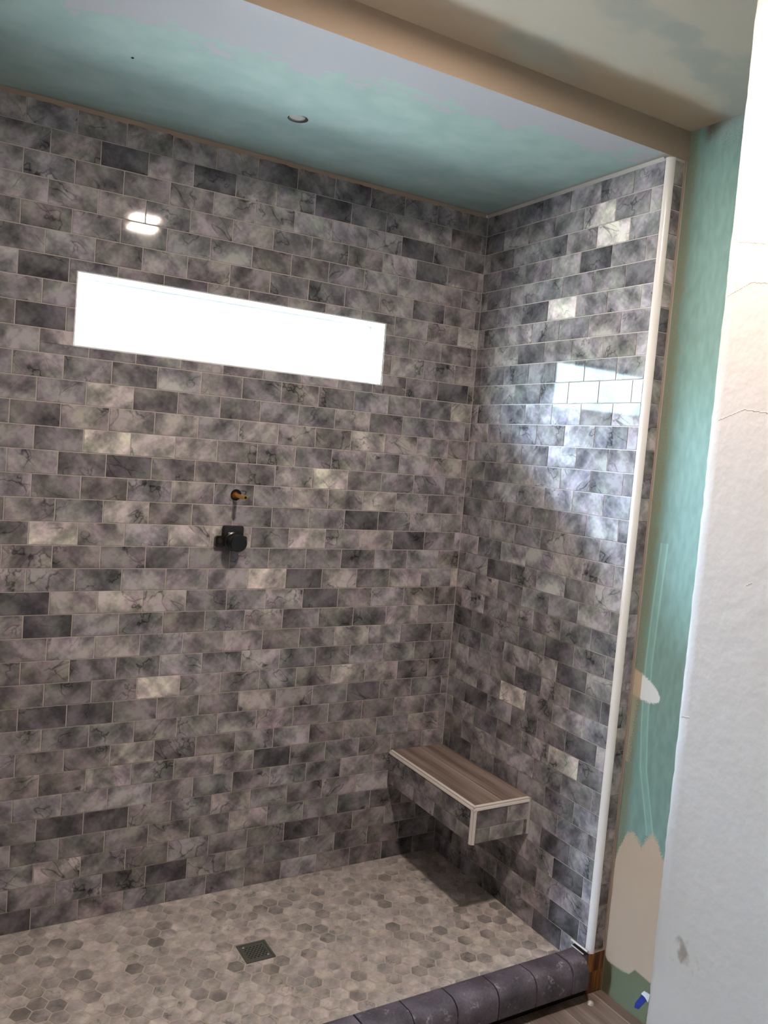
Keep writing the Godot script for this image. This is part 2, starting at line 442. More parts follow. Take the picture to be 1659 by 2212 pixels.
# ---------------------------------------------------------------- tiles
# one chamfered slab in the plane (A right, B up, N out); lo and hi in that plane's units
func slab(m: Dictionary, o: Vector3, A: Vector3, B: Vector3, N: Vector3, lo: Vector2, hi: Vector2, thick: float, tone: Color, tilt := Vector2.ZERO, uvs := 0.031, cham := 0.016) -> void:
	var mid := (lo + hi) * 0.5
	var off := Vector2(rng.randf_range(0.13, 0.87), rng.randf_range(0.13, 0.87))
	var fx := -1.0 if rng.randf() < 0.5 else 1.0
	var fy := -1.0 if rng.randf() < 0.5 else 1.0
	var P := func(a: float, b: float, h: float) -> Vector3:
		return o + A * a + B * b + N * (h + (a - mid.x) * tilt.x + (b - mid.y) * tilt.y)
	var T := func(a: float, b: float) -> Vector2:
		return off + Vector2((a - lo.x) * fx, (b - lo.y) * fy) * uvs * 2.0
	var c := cham
	var q := [Vector2(lo.x, lo.y), Vector2(hi.x, lo.y), Vector2(hi.x, hi.y), Vector2(lo.x, hi.y)]
	var r := [Vector2(lo.x + c * 0.5, lo.y + c * 0.5), Vector2(hi.x - c * 0.5, lo.y + c * 0.5), Vector2(hi.x - c * 0.5, hi.y - c * 0.5), Vector2(lo.x + c * 0.5, hi.y - c * 0.5)]
	var nf: Vector3 = (N - A * tilt.x - B * tilt.y).normalized()
	quad(m, P.call(r[0].x, r[0].y, 0), P.call(r[1].x, r[1].y, 0), P.call(r[2].x, r[2].y, 0), P.call(r[3].x, r[3].y, 0), nf, T.call(r[0].x, r[0].y), T.call(r[1].x, r[1].y), T.call(r[2].x, r[2].y), T.call(r[3].x, r[3].y), tone)
	var dirs := [-B, A, B, -A]
	for i in 4:
		var j := (i + 1) % 4
		var d: Vector3 = dirs[i]
		var ni := (N * 0.5 + d).normalized()
		quad(m, P.call(r[i].x, r[i].y, 0), P.call(r[j].x, r[j].y, 0), P.call(q[j].x, q[j].y, -c), P.call(q[i].x, q[i].y, -c), ni, T.call(r[i].x, r[i].y), T.call(r[j].x, r[j].y), T.call(q[j].x, q[j].y), T.call(q[i].x, q[i].y), tone)
		quad(m, P.call(q[i].x, q[i].y, -c), P.call(q[j].x, q[j].y, -c), P.call(q[j].x, q[j].y, -thick), P.call(q[i].x, q[i].y, -thick), d, T.call(q[i].x, q[i].y), T.call(q[j].x, q[j].y), T.call(q[j].x, q[j].y), T.call(q[i].x, q[i].y), tone)

func stone_tone(lo := 0.33, hi := 0.62) -> Color:
	var t := rng.randf()
	var l := lerpf(lo, hi, t * t * 0.45 + t * 0.55)
	var w := rng.randf_range(-1.0, 1.0)
	return Color(l * (1.0 + 0.02 * w), l * (0.975 - 0.012 * w), l * (1.01 - 0.045 * w))

func seen_area(a: Vector3, b: Vector3, c: Vector3) -> float:
	var p := (a + c) * 0.5 * U - cam.position
	var n := (b - a).cross(c - a)
	var l := p.length()
	return absf(n.dot(p.normalized())) / (l * l) * (1.0 if cam.basis.inverse() * p != Vector3.ZERO and in_view(a * 0.5 + c * 0.5) else 0.0001)

func in_view(p: Vector3) -> bool:
	var q := cam.basis.inverse() * (p * U - cam.position)
	if q.z > -0.05: return false
	return absf(q.x / -q.z) < 0.50 and absf(q.y / -q.z) < 0.65

# lays courses of tiles over [0, span] x [0, top]; returns the rectangles as [lo, hi, row, column]
func courses(span: float, top: float, off: Callable, holes: Array, j: float) -> Array:
	var out := []
	for k in int(ceil(top)):
		var y0 := k + j * 0.5; var y1 := minf(k + 1.0, top) - j * 0.5
		if y1 - y0 < 0.06: continue
		var x := 0.0
		var n := 0
		var o: float = off.call(k)
		while x < span - 0.03:
			var e := minf(o + n * TILE, span)
			if e - x > 0.09:
				var lo := Vector2(x + j * 0.5, y0); var hi := Vector2(e - j * 0.5, y1)
				for r in cut(lo, hi, holes): out.append([r[0], r[1], k, n])
			x = e; n += 1
	return out

# what is left of a rectangle once the holes are taken out: up to four strips
func cut(lo: Vector2, hi: Vector2, holes: Array) -> Array:
	for h in holes:
		var r: Rect2 = h
		if hi.x > r.position.x and lo.x < r.end.x and hi.y > r.position.y and lo.y < r.end.y:
			var out := []
			if lo.y < r.position.y: out.append([lo, Vector2(hi.x, r.position.y)])
			if hi.y > r.end.y: out.append([Vector2(lo.x, r.end.y), hi])
			var a := maxf(lo.y, r.position.y); var b := minf(hi.y, r.end.y)
			if lo.x < r.position.x: out.append([Vector2(lo.x, a), Vector2(r.position.x, b)])
			if hi.x > r.end.x: out.append([Vector2(r.end.x, a), Vector2(hi.x, b)])
			return out.filter(func(q) -> bool: return q[1].x - q[0].x > 0.06 and q[1].y - q[0].y > 0.06)
	return [[lo, hi]]

func tone_for(key: String, white: Array, light: Array, dark: Array) -> Color:
	var t := stone_tone()
	if key in white: t = Color(0.98, 0.95, 0.90)
	elif key in light: t = Color(0.72, 0.70, 0.68)
	elif key in dark: t = Color(0.21, 0.205, 0.22)
	return t

# ---------------------------------------------------------------- the scene
func _ready() -> void:
	rng.seed = 2024
	# camera, sky, exposure
	cam = Camera3D.new()
	cam.name = "camera"
	cam.fov = 62.82
	cam.near = 0.05
	cam.basis = Basis(Vector3.UP, -0.5320) * Basis(Vector3.RIGHT, -0.0710) * Basis(Vector3.BACK, 0.0814)
	cam.position = Vector3(-27.0358, 22.0576, 37.4328) * U
	add_child(cam)
	var sky := ProceduralSkyMaterial.new()
	sky.sky_top_color = Color(0.76, 0.88, 1.0)
	sky.sky_horizon_color = Color(0.35, 0.40, 0.37)
	sky.sky_energy_multiplier = 11.3
	sky.sky_curve = 0.24
	sky.ground_bottom_color = Color(0.59, 0.63, 0.64)
	sky.ground_horizon_color = Color(0.59, 0.63, 0.64)
	sky.ground_energy_multiplier = 8.0
	var env := Environment.new()
	env.background_mode = Environment.BG_SKY
	env.sky = Sky.new()
	env.sky.sky_material = sky
	env.tonemap_mode = Environment.TONE_MAPPER_LINEAR
	env.tonemap_exposure = 1.0
	env.sdfgi_enabled = true; env.ssao_enabled = true; env.ssil_enabled = true
	var we := WorldEnvironment.new()
	we.name = "world_environment"
	we.environment = env
	add_child(we)
	materials()
	shell()
	back_wall()
	right_wall()
	left_wall()
	shower_floor()
	bathroom_floor()
	windows()
	trims()
	bench()
	curb()
	lamp()
	drain()
	valve()
	odds()

func shell() -> void:
	# ceilings
	var m := mb()
	box(m, Vector3(-62, CEIL + 0.02, FRONT - 0.02), Vector3(3, 38, 66))
	box(m, Vector3(-62, CEIL + 0.3, -2.2), Vector3(3, 38, FRONT))
	var ceil := struct("ceiling", m, M.mud)
	m = mb()                                                            # the painted face, mapped over the part in view
	var a := Vector3(-62, CEIL, FRONT); var b := Vector3(3, CEIL, 66)
	var uv := func(p: Vector3) -> Vector2: return Vector2(clampf((p.x + 27) / 29, 0, 1), clampf((p.z - 12) / 18, 0, 1))
	for xs in [[-62.0, -27.0], [-27.0, 2.0], [2.0, 3.0]]:
		for zs in [[FRONT, 30.0], [30.0, 66.0]]:
			var p0 := Vector3(xs[0], CEIL, zs[0]); var p1 := Vector3(xs[1], CEIL, zs[0]); var p2 := Vector3(xs[1], CEIL, zs[1]); var p3 := Vector3(xs[0], CEIL, zs[1])
			quad(m, p0, p1, p2, p3, Vector3.DOWN, uv.call(p0), uv.call(p1), uv.call(p2), uv.call(p3))
	build("painted_face", m, M.ceiling, ceil)
	# header and soffit over the shower, with the round cut-out for a rain head
	m = mb()
	box(m, Vector3(-28.2, SOFFIT + 0.9, -2.2), Vector3(3, 38, FRONT - 0.02))
	box(m, Vector3(-28.2, SOFFIT + 0.005, FRONT - 0.9), Vector3(3, 38, FRONT - 0.01))
	build("header_core", m, M.core, ceil)
	m = mb()
	quad(m, Vector3(-26.2, SOFFIT, FRONT), Vector3(GREEN, SOFFIT, FRONT), Vector3(GREEN, CEIL, FRONT), Vector3(-26.2, CEIL, FRONT), Vector3.BACK)
	build("header_face", m, M.beige, ceil)
	m = mb()
	var hc := Vector2(-13.5, 5.1); var hr := 0.42
	var su := func(p: Vector3) -> Vector2: return Vector2((p.x + 27) / 28, p.z / 12.5)
	var sq := Rect2(hc - Vector2.ONE, Vector2(2, 2))
	var cell := func(x0: float, z0: float, x1: float, z1: float) -> void:
		var p0 := Vector3(x0, SOFFIT, z0); var p1 := Vector3(x1, SOFFIT, z0); var p2 := Vector3(x1, SOFFIT, z1); var p3 := Vector3(x0, SOFFIT, z1)
		quad(m, p0, p1, p2, p3, Vector3.DOWN, su.call(p0), su.call(p1), su.call(p2), su.call(p3))
	cell.call(-26.2, 0.0, sq.position.x, FRONT); cell.call(sq.end.x, 0.0, GREEN, FRONT)
	cell.call(sq.position.x, 0.0, sq.end.x, sq.position.y); cell.call(sq.position.x, sq.end.y, sq.end.x, FRONT)
	for i in 32:
		var w0 := TAU * i / 32; var w1 := TAU * (i + 1) / 32
		var d0 := Vector2(cos(w0), sin(w0)); var d1 := Vector2(cos(w1), sin(w1))
		var s0 := d0 / maxf(absf(d0.x), absf(d0.y)); var s1 := d1 / maxf(absf(d1.x), absf(d1.y))
		var q0 := hc + d0 * hr; var q1 := hc + d1 * hr; var o0 := hc + s0; var o1 := hc + s1
		var p0 := Vector3(q0.x, SOFFIT, q0.y); var p1 := Vector3(q1.x, SOFFIT, q1.y); var p2 := Vector3(o1.x, SOFFIT, o1.y); var p3 := Vector3(o0.x, SOFFIT, o0.y)
		quad(m, p0, p1, p2, p3, Vector3.DOWN, su.call(p0), su.call(p1), su.call(p2), su.call(p3))
	var soff := build("shower_soffit", m, M.soffit, ceil)
	m = mb()
	for i in 32:
		var w0 := TAU * i / 32; var w1 := TAU * (i + 1) / 32
		var q0 := hc + Vector2(cos(w0), sin(w0)) * hr; var q1 := hc + Vector2(cos(w1), sin(w1)) * hr
		quad(m, Vector3(q0.x, SOFFIT, q0.y), Vector3(q1.x, SOFFIT, q1.y), Vector3(q1.x, SOFFIT + 0.5, q1.y), Vector3(q0.x, SOFFIT + 0.5, q0.y), Vector3(hc.x - q0.x, 0, hc.y - q0.y).normalized())
	build("cutout_rim", m, M.core, soff)
	# bare green board right of the opening
	m = mb()
	box(m, Vector3(GREEN + 0.005, -1.6, FRONT - 0.2), Vector3(3, CEIL + 0.1, NEAR_Z + 0.1))
	var g := struct("wall_side", m, M.core)
	m = mb()
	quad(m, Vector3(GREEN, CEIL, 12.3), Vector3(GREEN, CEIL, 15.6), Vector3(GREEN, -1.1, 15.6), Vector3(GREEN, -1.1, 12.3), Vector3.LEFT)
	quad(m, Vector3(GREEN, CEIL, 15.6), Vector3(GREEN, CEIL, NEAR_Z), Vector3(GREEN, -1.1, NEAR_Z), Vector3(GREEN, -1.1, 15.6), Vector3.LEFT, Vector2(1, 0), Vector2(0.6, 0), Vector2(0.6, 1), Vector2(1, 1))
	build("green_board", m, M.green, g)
	# white plastered wall in front, its arris wavy
	m = mb()
	var nz := fbm(77, 1.6, 4)
	var prof := [Vector2(GREEN, 21.0), Vector2(-6.46, 21.0), Vector2(-6.62, 21.03), Vector2(-6.74, 21.11), Vector2(-6.81, 21.27), Vector2(-6.82, 21.5), Vector2(-6.82, 23.0), Vector2(-6.82, 26.0), Vector2(-6.82, 66.0)]
	var nrm := [Vector2(0, -1), Vector2(0, -1), Vector2(-0.35, -0.94), Vector2(-0.71, -0.71), Vector2(-0.94, -0.35), Vector2(-1, 0), Vector2(-1, 0), Vector2(-1, 0), Vector2(-1, 0)]
	var rows := 150
	var at := func(i: int, r: int) -> Vector3:
		var y := lerpf(-1.1, CEIL, float(r) / rows)
		var p: Vector2 = prof[i]
		var k := 1.0 if i >= 1 and i <= 4 else (0.4 if i == 5 else 0.0)
		var w := nz.get_noise_1d(y) * 0.025 * k
		return Vector3(p.x + w, y, p.y + w * 0.8)
	for r in rows:
		for i in prof.size() - 1:
			var p0: Vector3 = at.call(i, r); var p1: Vector3 = at.call(i + 1, r); var p2: Vector3 = at.call(i + 1, r + 1); var p3: Vector3 = at.call(i, r + 1)
			var n0 := Vector3(nrm[i].x, 0, nrm[i].y); var n1 := Vector3(nrm[i + 1].x, 0, nrm[i + 1].y)
			if i == prof.size() - 2: n0 = n1
			var t := func(p: Vector3) -> Vector2: return Vector2((p.z - 21.0) / 5.0, (CEIL - p.y) / 37.3)
			tri(m, p0, p1, p2, n0, n1, n1, t.call(p0), t.call(p1), t.call(p2))
			tri(m, p0, p2, p3, n0, n1, n0, t.call(p0), t.call(p2), t.call(p3))
	quad(m, Vector3(3, -1.1, 66), Vector3(3, CEIL, 66), Vector3(3, CEIL, 21.0), Vector3(3, -1.1, 21.0), Vector3.RIGHT)
	quad(m, Vector3(3, -1.1, 66), Vector3(3, CEIL, 66), Vector3(-6.82, CEIL, 66), Vector3(-6.82, -1.1, 66), Vector3.BACK)
	struct("wall_near", m, M.plaster)
	# the rest of the bathroom, behind and to the left
	m = mb()
	box(m, Vector3(-60, -1.6, 10.3), Vector3(-26.25, CEIL, FRONT))
	struct("wall_front", m, M.paint)
	m = mb()
	box(m, Vector3(-62, -1.6, 64), Vector3(NEAR_X - 0.02, CEIL, 66))
	struct("wall_rear", m, M.paint)
	m = mb()
	var h := Rect2(12.6, 5, 4.6, 19)                                    # z, y of the unseen left window
	box(m, Vector3(-62, -1.6, 10.3), Vector3(-60, CEIL, h.position.x))
	box(m, Vector3(-62, -1.6, h.end.x), Vector3(-60, CEIL, 64))
	box(m, Vector3(-62, -1.6, h.position.x), Vector3(-60, h.position.y, h.end.x))
	box(m, Vector3(-62, h.end.y, h.position.x), Vector3(-60, CEIL, h.end.x))
	struct("wall_left", m, M.paint)
	m = mb()
	box(m, Vector3(-40, 34.0, -11.0), Vector3(12, 34.8, -2.25))
	struct("trim_4", m, M.core)                                        # unseen eave added to cut high sky light through the shower window

const WIN := Rect2(-20.72, 25.42, 14.97, 3.14)                          # shower window: x, y

func back_wall() -> void:
	var m := mb()
	var f := -0.028
	box(m, Vector3(-28.2, -1.6, -2.2), Vector3(WIN.position.x, 38, f))
	box(m, Vector3(WIN.end.x, -1.6, -2.2), Vector3(3, 38, f))
	box(m, Vector3(WIN.position.x, -1.6, -2.2), Vector3(WIN.end.x, WIN.position.y, f))
	box(m, Vector3(WIN.position.x, WIN.end.y, -2.2), Vector3(WIN.end.x, 38, f))
	var w := struct("wall_back", m, M.grout)
	m = mb()                                                            # white reveals of the opening
	var x0 := WIN.position.x; var x1 := WIN.end.x; var y0 := WIN.position.y; var y1 := WIN.end.y
	box(m, Vector3(x0, y0, -2.2), Vector3(x1, y0 + 0.06, -0.05)); box(m, Vector3(x0, y1 - 0.06, -2.2), Vector3(x1, y1, -0.05))
	box(m, Vector3(x0, y0 + 0.06, -2.2), Vector3(x0 + 0.06, y1 - 0.06, -0.05)); box(m, Vector3(x1 - 0.06, y0 + 0.06, -2.2), Vector3(x1, y1 - 0.06, -0.05))
	build("window_reveal", m, M.frame, w)
	var off := func(k: int) -> float: return (0.405 if k % 2 == 1 else 1.385) - 0.006 * (k - 13)
	var holes := [Rect2(-WIN.end.x, WIN.position.y, WIN.size.x, WIN.size.y)]
	var list := courses(26.2, SOFFIT, off, holes, 0.042)
	var white := ["20:4", "21:10", "17:11", "15:6", "10:8"]
	var light := ["18:9", "10:3", "21:9", "17:5", "17:7", "14:9", "22:3", "24:0", "7:9", "2:10", "23:10", "17:8", "19:3"]
	var dark := ["33:10", "28:11", "20:9", "13:11", "17:2", "18:3", "33:8", "4:10", "4:9", "33:5", "9:11", "0:11", "32:2", "26:11", "14:4", "15:5", "9:3", "25:1", "2:4", "0:1", "1:8", "14:11", "6:5", "9:10", "28:8"]
	var made := []
	for r in list:
		var lo := Vector2(-r[1].x, r[0].y); var hi := Vector2(-r[0].x, r[1].y)
		var t := tone_for("%d:%d" % [r[2], r[3]], white, light, dark)
		var area := seen_area(Vector3(lo.x, lo.y, 0), Vector3(hi.x, lo.y, 0), Vector3(hi.x, hi.y, 0))
		var lean := Vector2(rng.randf_range(-1, 1) * 0.0016, rng.randf_range(-1, 1) * 0.0030)
		if (r[2] == 30 or r[2] == 31) and lo.x < -17.2 and hi.x > -18.9: lean.y = 0.0066 if r[2] == 31 else -0.0066
		made.append([area, lo, hi, t, lean])
	made.sort_custom(func(p, q) -> bool: return p[0] > q[0])
	var rest := mb()
	for i in made.size():
		var r = made[i]
		if i < 300: m = mb()
		slab(rest if i >= 300 else m, Vector3.ZERO, Vector3.RIGHT, Vector3.UP, Vector3.BACK, r[1], r[2], 0.04, r[3], r[4])
		if i < 300: build("tile", m, M.marble, w)
	var o := build("tile_field", rest, M.marble, w)
	o.set_meta("kind", "stuff")

func right_wall() -> void:
	var m := mb()
	box(m, Vector3(0.028, -1.6, 0), Vector3(3, SOFFIT, FRONT - 0.2))
	box(m, Vector3(0.2, 0.85, FRONT - 0.21), Vector3(GREEN + 0.004, SOFFIT, FRONT - 0.03))
	var w := struct("wall_right", m, M.grout)
	var off := func(k: int) -> float: return (1.64 if k % 2 == 1 else 0.62) - 0.006 * maxf(0, k - 16)
	var white := ["33:4", "32:5", "29:3", "10:3", "8:5"]
	var dark := ["31:4", "27:2", "9:1", "11:3", "9:5", "6:1", "13:4", "11:6", "33:0", "30:6", "29:2", "16:2", "12:5", "13:0", "4:5", "3:5", "1:5", "0:5", "5:2"]
	for r in courses(FRONT - 0.27, SOFFIT, off, [], 0.042):
		m = mb()
		var t := tone_for("%d:%d" % [r[2], r[3]], white, [], dark)
		slab(m, Vector3.ZERO, Vector3.BACK, Vector3.UP, Vector3.LEFT, r[0], r[1], 0.04, t, Vector2(rng.randf_range(-1, 1) * 0.0016, rng.randf_range(-1, 1) * 0.0025))
		build("tile", m, M.marble, w)
	for k in 35:                                                        # narrow return facing the room
		m = mb()
		slab(m, Vector3(0, 0, FRONT), Vector3.RIGHT, Vector3.UP, Vector3.BACK, Vector2(0.27, maxf(0.87, k + 0.02)), Vector2(0.80, minf(k + 0.98, SOFFIT - 0.02)), 0.05, stone_tone(), Vector2.ZERO)
		if k > 0: build("tile", m, M.marble, w)
	m = mb()                                                            # ridge of thinset along the return
	box(m, Vector3(0.82, 0.9, FRONT - 0.03), Vector3(0.89, SOFFIT, FRONT + 0.01))
	build("thinset_ridge", m, M.beige, w)

func left_wall() -> void:
	var m := mb()
	box(m, Vector3(-28.2, -1.6, 0), Vector3(-26.23, SOFFIT, FRONT - 0.02))
	var w := struct("wall_shower", m, M.grout)
	m = mb()
	var off := func(k: int) -> float: return 0.8 if k % 2 == 1 else 1.78
	for r in courses(FRONT - 0.27, SOFFIT, off, [], 0.042):
		slab(m, Vector3(-26.2, 0, 0), Vector3.BACK, Vector3.UP, Vector3.RIGHT, r[0], r[1], 0.04, stone_tone())
	var o := build("tile_field", m, M.marble, w)
	o.set_meta("kind", "stuff")

func shower_floor() -> void:
	var m := mb()
	box(m, Vector3(-28.2, -1.9, -2.2), Vector3(3, -1.05, 12.3))
	box(m, Vector3(-26.25, -1.1, -0.01), Vector3(0.03, 0.015, 11.55))
	var w := struct("floor", m, M.floor_grout)
	var P := 0.74
	var r := (P - 0.054) / sqrt(3.0)
	var field := PackedVector2Array([Vector2(-26.2, 0.02), Vector2(-0.02, 0.02), Vector2(-0.02, 11.5), Vector2(-26.2, 11.5)])
	var dr := PackedVector2Array([Vector2(-13.46, 4.56), Vector2(-12.04, 4.56), Vector2(-12.04, 5.98), Vector2(-13.46, 5.98)])
	var made := []
	for i in range(-3, 43):
		var cx := -0.4 - i * 0.6425
		for j in range(-1, 18):
			var cz := 0.0 + j * P + (P * 0.5 if posmod(i, 2) == 0 else 0.0) + 0.003
			var hex := PackedVector2Array()
			for k in 6: hex.append(Vector2(cx, cz) + Vector2(cos(TAU * k / 6), sin(TAU * k / 6)) * r)
			for p in Geometry2D.intersect_polygons(hex, field):
				for q in Geometry2D.clip_polygons(p, dr):
					if q.size() > 2:
						var c := Vector3(cx, 0, cz)
						made.append([seen_area(c, c + Vector3(r, 0, 0), c + Vector3(r, 0, r)), q])
	made.sort_custom(func(a, b) -> bool: return a[0] > b[0])
	var rest := mb()
	for i in made.size():
		var q: PackedVector2Array = made[i][1]
		var off := Vector2(rng.randf_range(0.05, 0.9), rng.randf_range(0.05, 0.9))
		var t := rng.randf()
		var l := lerpf(0.70, 0.90, minf(1.0, t * 1.5)) if t > 0.16 else lerpf(0.54, 0.68, rng.randf())
		var wv := rng.randf_range(-1, 1)
		var col := Color(l, l * (0.965 - 0.012 * wv), l * (0.925 - 0.03 * wv))
		var d := mb() if i < 300 else rest
		var top := 0.03 + rng.randf_range(-0.003, 0.003)
		var idx := Geometry2D.triangulate_polygon(q)
		for k in range(0, idx.size(), 3):
			var a := q[idx[k]]; var b := q[idx[k + 1]]; var c := q[idx[k + 2]]
			var z := q[0]
			tri(d, Vector3(a.x, top, a.y), Vector3(b.x, top, b.y), Vector3(c.x, top, c.y), Vector3.UP, Vector3.UP, Vector3.UP, off + (a - z) * 0.07, off + (b - z) * 0.07, off + (c - z) * 0.07, col)
		var mid := Vector2.ZERO
		for p in q: mid += p / q.size()
		for k in q.size():
			var a := q[k]; var b := q[(k + 1) % q.size()]
			var e := ((a + b) * 0.5 - mid).normalized()
			quad(d, Vector3(a.x, top, a.y), Vector3(b.x, top, b.y), Vector3(b.x, 0.0, b.y), Vector3(a.x, 0.0, a.y), Vector3(e.x, 0, e.y), off, off, off, off, col)
		if i < 300: build("hexagon_tile", d, M.mosaic, w)
	var o := build("hexagon_field", rest, M.mosaic, w)
	o.set_meta("kind", "stuff")

func bathroom_floor() -> void:
	var m := mb()
	box(m, Vector3(-62, -1.8, 12.25), Vector3(3, -1.025, 66))
	var w := struct("floor", m, M.floor_grout)
	var x := 0.45 - TILE * 4
	for c in 5:
		var x0 := x + c * TILE
		var z := 12.3 - rng.randf() * 5.0
		while z < 44.0:
			var z1 := z + 9.0
			var lo := Vector3(x0 + 0.02, -1.06, maxf(z, 12.24) + 0.02); var hi := Vector3(minf(x0 + TILE, GREEN) - 0.02, FLOOR_OUT, z1 - 0.02)
			if hi.x - lo.x > 0.1 and z1 > 12.6 and (hi.x < NEAR_X or lo.z < NEAR_Z):
				if hi.x > NEAR_X: hi.z = minf(hi.z, NEAR_Z)
				build("plank", plank(lo, hi), M.wood, w)
			z = z1

func plank(lo: Vector3, hi: Vector3) -> Dictionary:
	var m := mb()
	cbox(m, lo, hi, 0.012)
	var o := Vector2(rng.randf(), rng.randf())
	for i in m.v.size():
		var p: Vector3 = m.v[i] / U
		m.u[i] = o + Vector2((p.x + p.y) * 0.22, p.z * 0.05)
	return m

func windows() -> void:
	# high slot window in the shower
	var m := mb()
	var x0 := WIN.position.x + 0.06; var x1 := WIN.end.x - 0.06; var y0 := WIN.position.y + 0.06; var y1 := WIN.end.y - 0.06
	var z0 := -2.0; var z1 := -1.5; var t := 0.22
	box(m, Vector3(x0, y0, z0), Vector3(x1, y0 + t, z1)); box(m, Vector3(x0, y1 - t, z0), Vector3(x1, y1, z1))
	box(m, Vector3(x0, y0 + t, z0), Vector3(x0 + t, y1 - t, z1)); box(m, Vector3(x1 - t, y0 + t, z0), Vector3(x1, y1 - t, z1))
	var w := struct("window_1", m, M.frame)
	m = mb()
	quad(m, Vector3(x0 + t, y0 + t, -1.75), Vector3(x1 - t, y0 + t, -1.75), Vector3(x1 - t, y1 - t, -1.75), Vector3(x0 + t, y1 - t, -1.75), Vector3.BACK)
	build("pane", m, M.glass, w)
	# unseen tall window in the left wall, placed for bluish daylight on the plaster
	m = mb()
	var a := Vector3(-61.6, 5, 12.6); var b := Vector3(-60.9, 24, 17.2)
	t = 0.35
	box(m, a, Vector3(b.x, a.y + t, b.z)); box(m, Vector3(a.x, b.y - t, a.z), b)
	box(m, Vector3(a.x, a.y + t, a.z), Vector3(b.x, b.y - t, a.z + t)); box(m, Vector3(a.x, a.y + t, b.z - t), Vector3(b.x, b.y - t, b.z))
	box(m, Vector3(a.x, 12.9, a.z + t), Vector3(b.x, 13.2, b.z - t))
	w = struct("unseen_window_2", m, M.frame)
	for ys in [[a.y + t, 12.9], [13.2, b.y - t]]:
		m = mb()
		quad(m, Vector3(-61.2, ys[0], a.z + t), Vector3(-61.2, ys[0], b.z - t), Vector3(-61.2, ys[1], b.z - t), Vector3(-61.2, ys[1], a.z + t), Vector3.RIGHT)
		build("pane", m, M.glass, w)

# quarter round between two faces, as a closed outline with its outer corner at the origin, lying in (-,-)
func quarter(r: float, seg := 8) -> PackedVector2Array:
	var p := PackedVector2Array([Vector2(-r, -r)])
	for i in seg + 1:
		var w := PI * 0.5 * i / seg
		p.append(Vector2(-r + r * cos(w), -r + r * sin(w)))
	return p

func trims() -> void:
	# white quarter-round down the edge of the tiled wall
	var m := mb()
	extrude(m, quarter(0.27), Vector3(-0.02, 0.86, FRONT + 0.02), Vector3.LEFT, Vector3.BACK, Vector3(0, SOFFIT - 0.88, 0))
	struct("trim_1", m, M.trim)
	# beads where tile meets the board above
	m = mb()
	var nz := fbm(5, 0.6, 3)
	for i in 130:
		var x0 := -26.2 + i * 0.2; var x1 := x0 + 0.2
		var a := 0.16 + 0.08 * nz.get_noise_1d(x0 * 2.0); var b := 0.16 + 0.08 * nz.get_noise_1d(x1 * 2.0)
		var n := Vector3(0, -0.5, 0.85).normalized()
		quad(m, Vector3(x0, SOFFIT - a, 0.004), Vector3(x1, SOFFIT - b, 0.004), Vector3(x1, SOFFIT - 0.002, 0.10), Vector3(x0, SOFFIT - 0.002, 0.10), n)
	struct("trim_2", m, M.beige)
	m = mb()
	for i in 60:
		var z0 := i * 0.2; var z1 := z0 + 0.2
		var a := 0.12 + 0.06 * nz.get_noise_1d(z0 * 2.0 + 90); var b := 0.12 + 0.06 * nz.get_noise_1d(z1 * 2.0 + 90)
		var n := Vector3(-0.85, -0.5, 0).normalized()
		quad(m, Vector3(-0.004, SOFFIT - a, z0), Vector3(-0.004, SOFFIT - b, z1), Vector3(-0.12, SOFFIT - 0.002, z1), Vector3(-0.12, SOFFIT - 0.002, z0), n)
	struct("trim_3", m, M.mud)

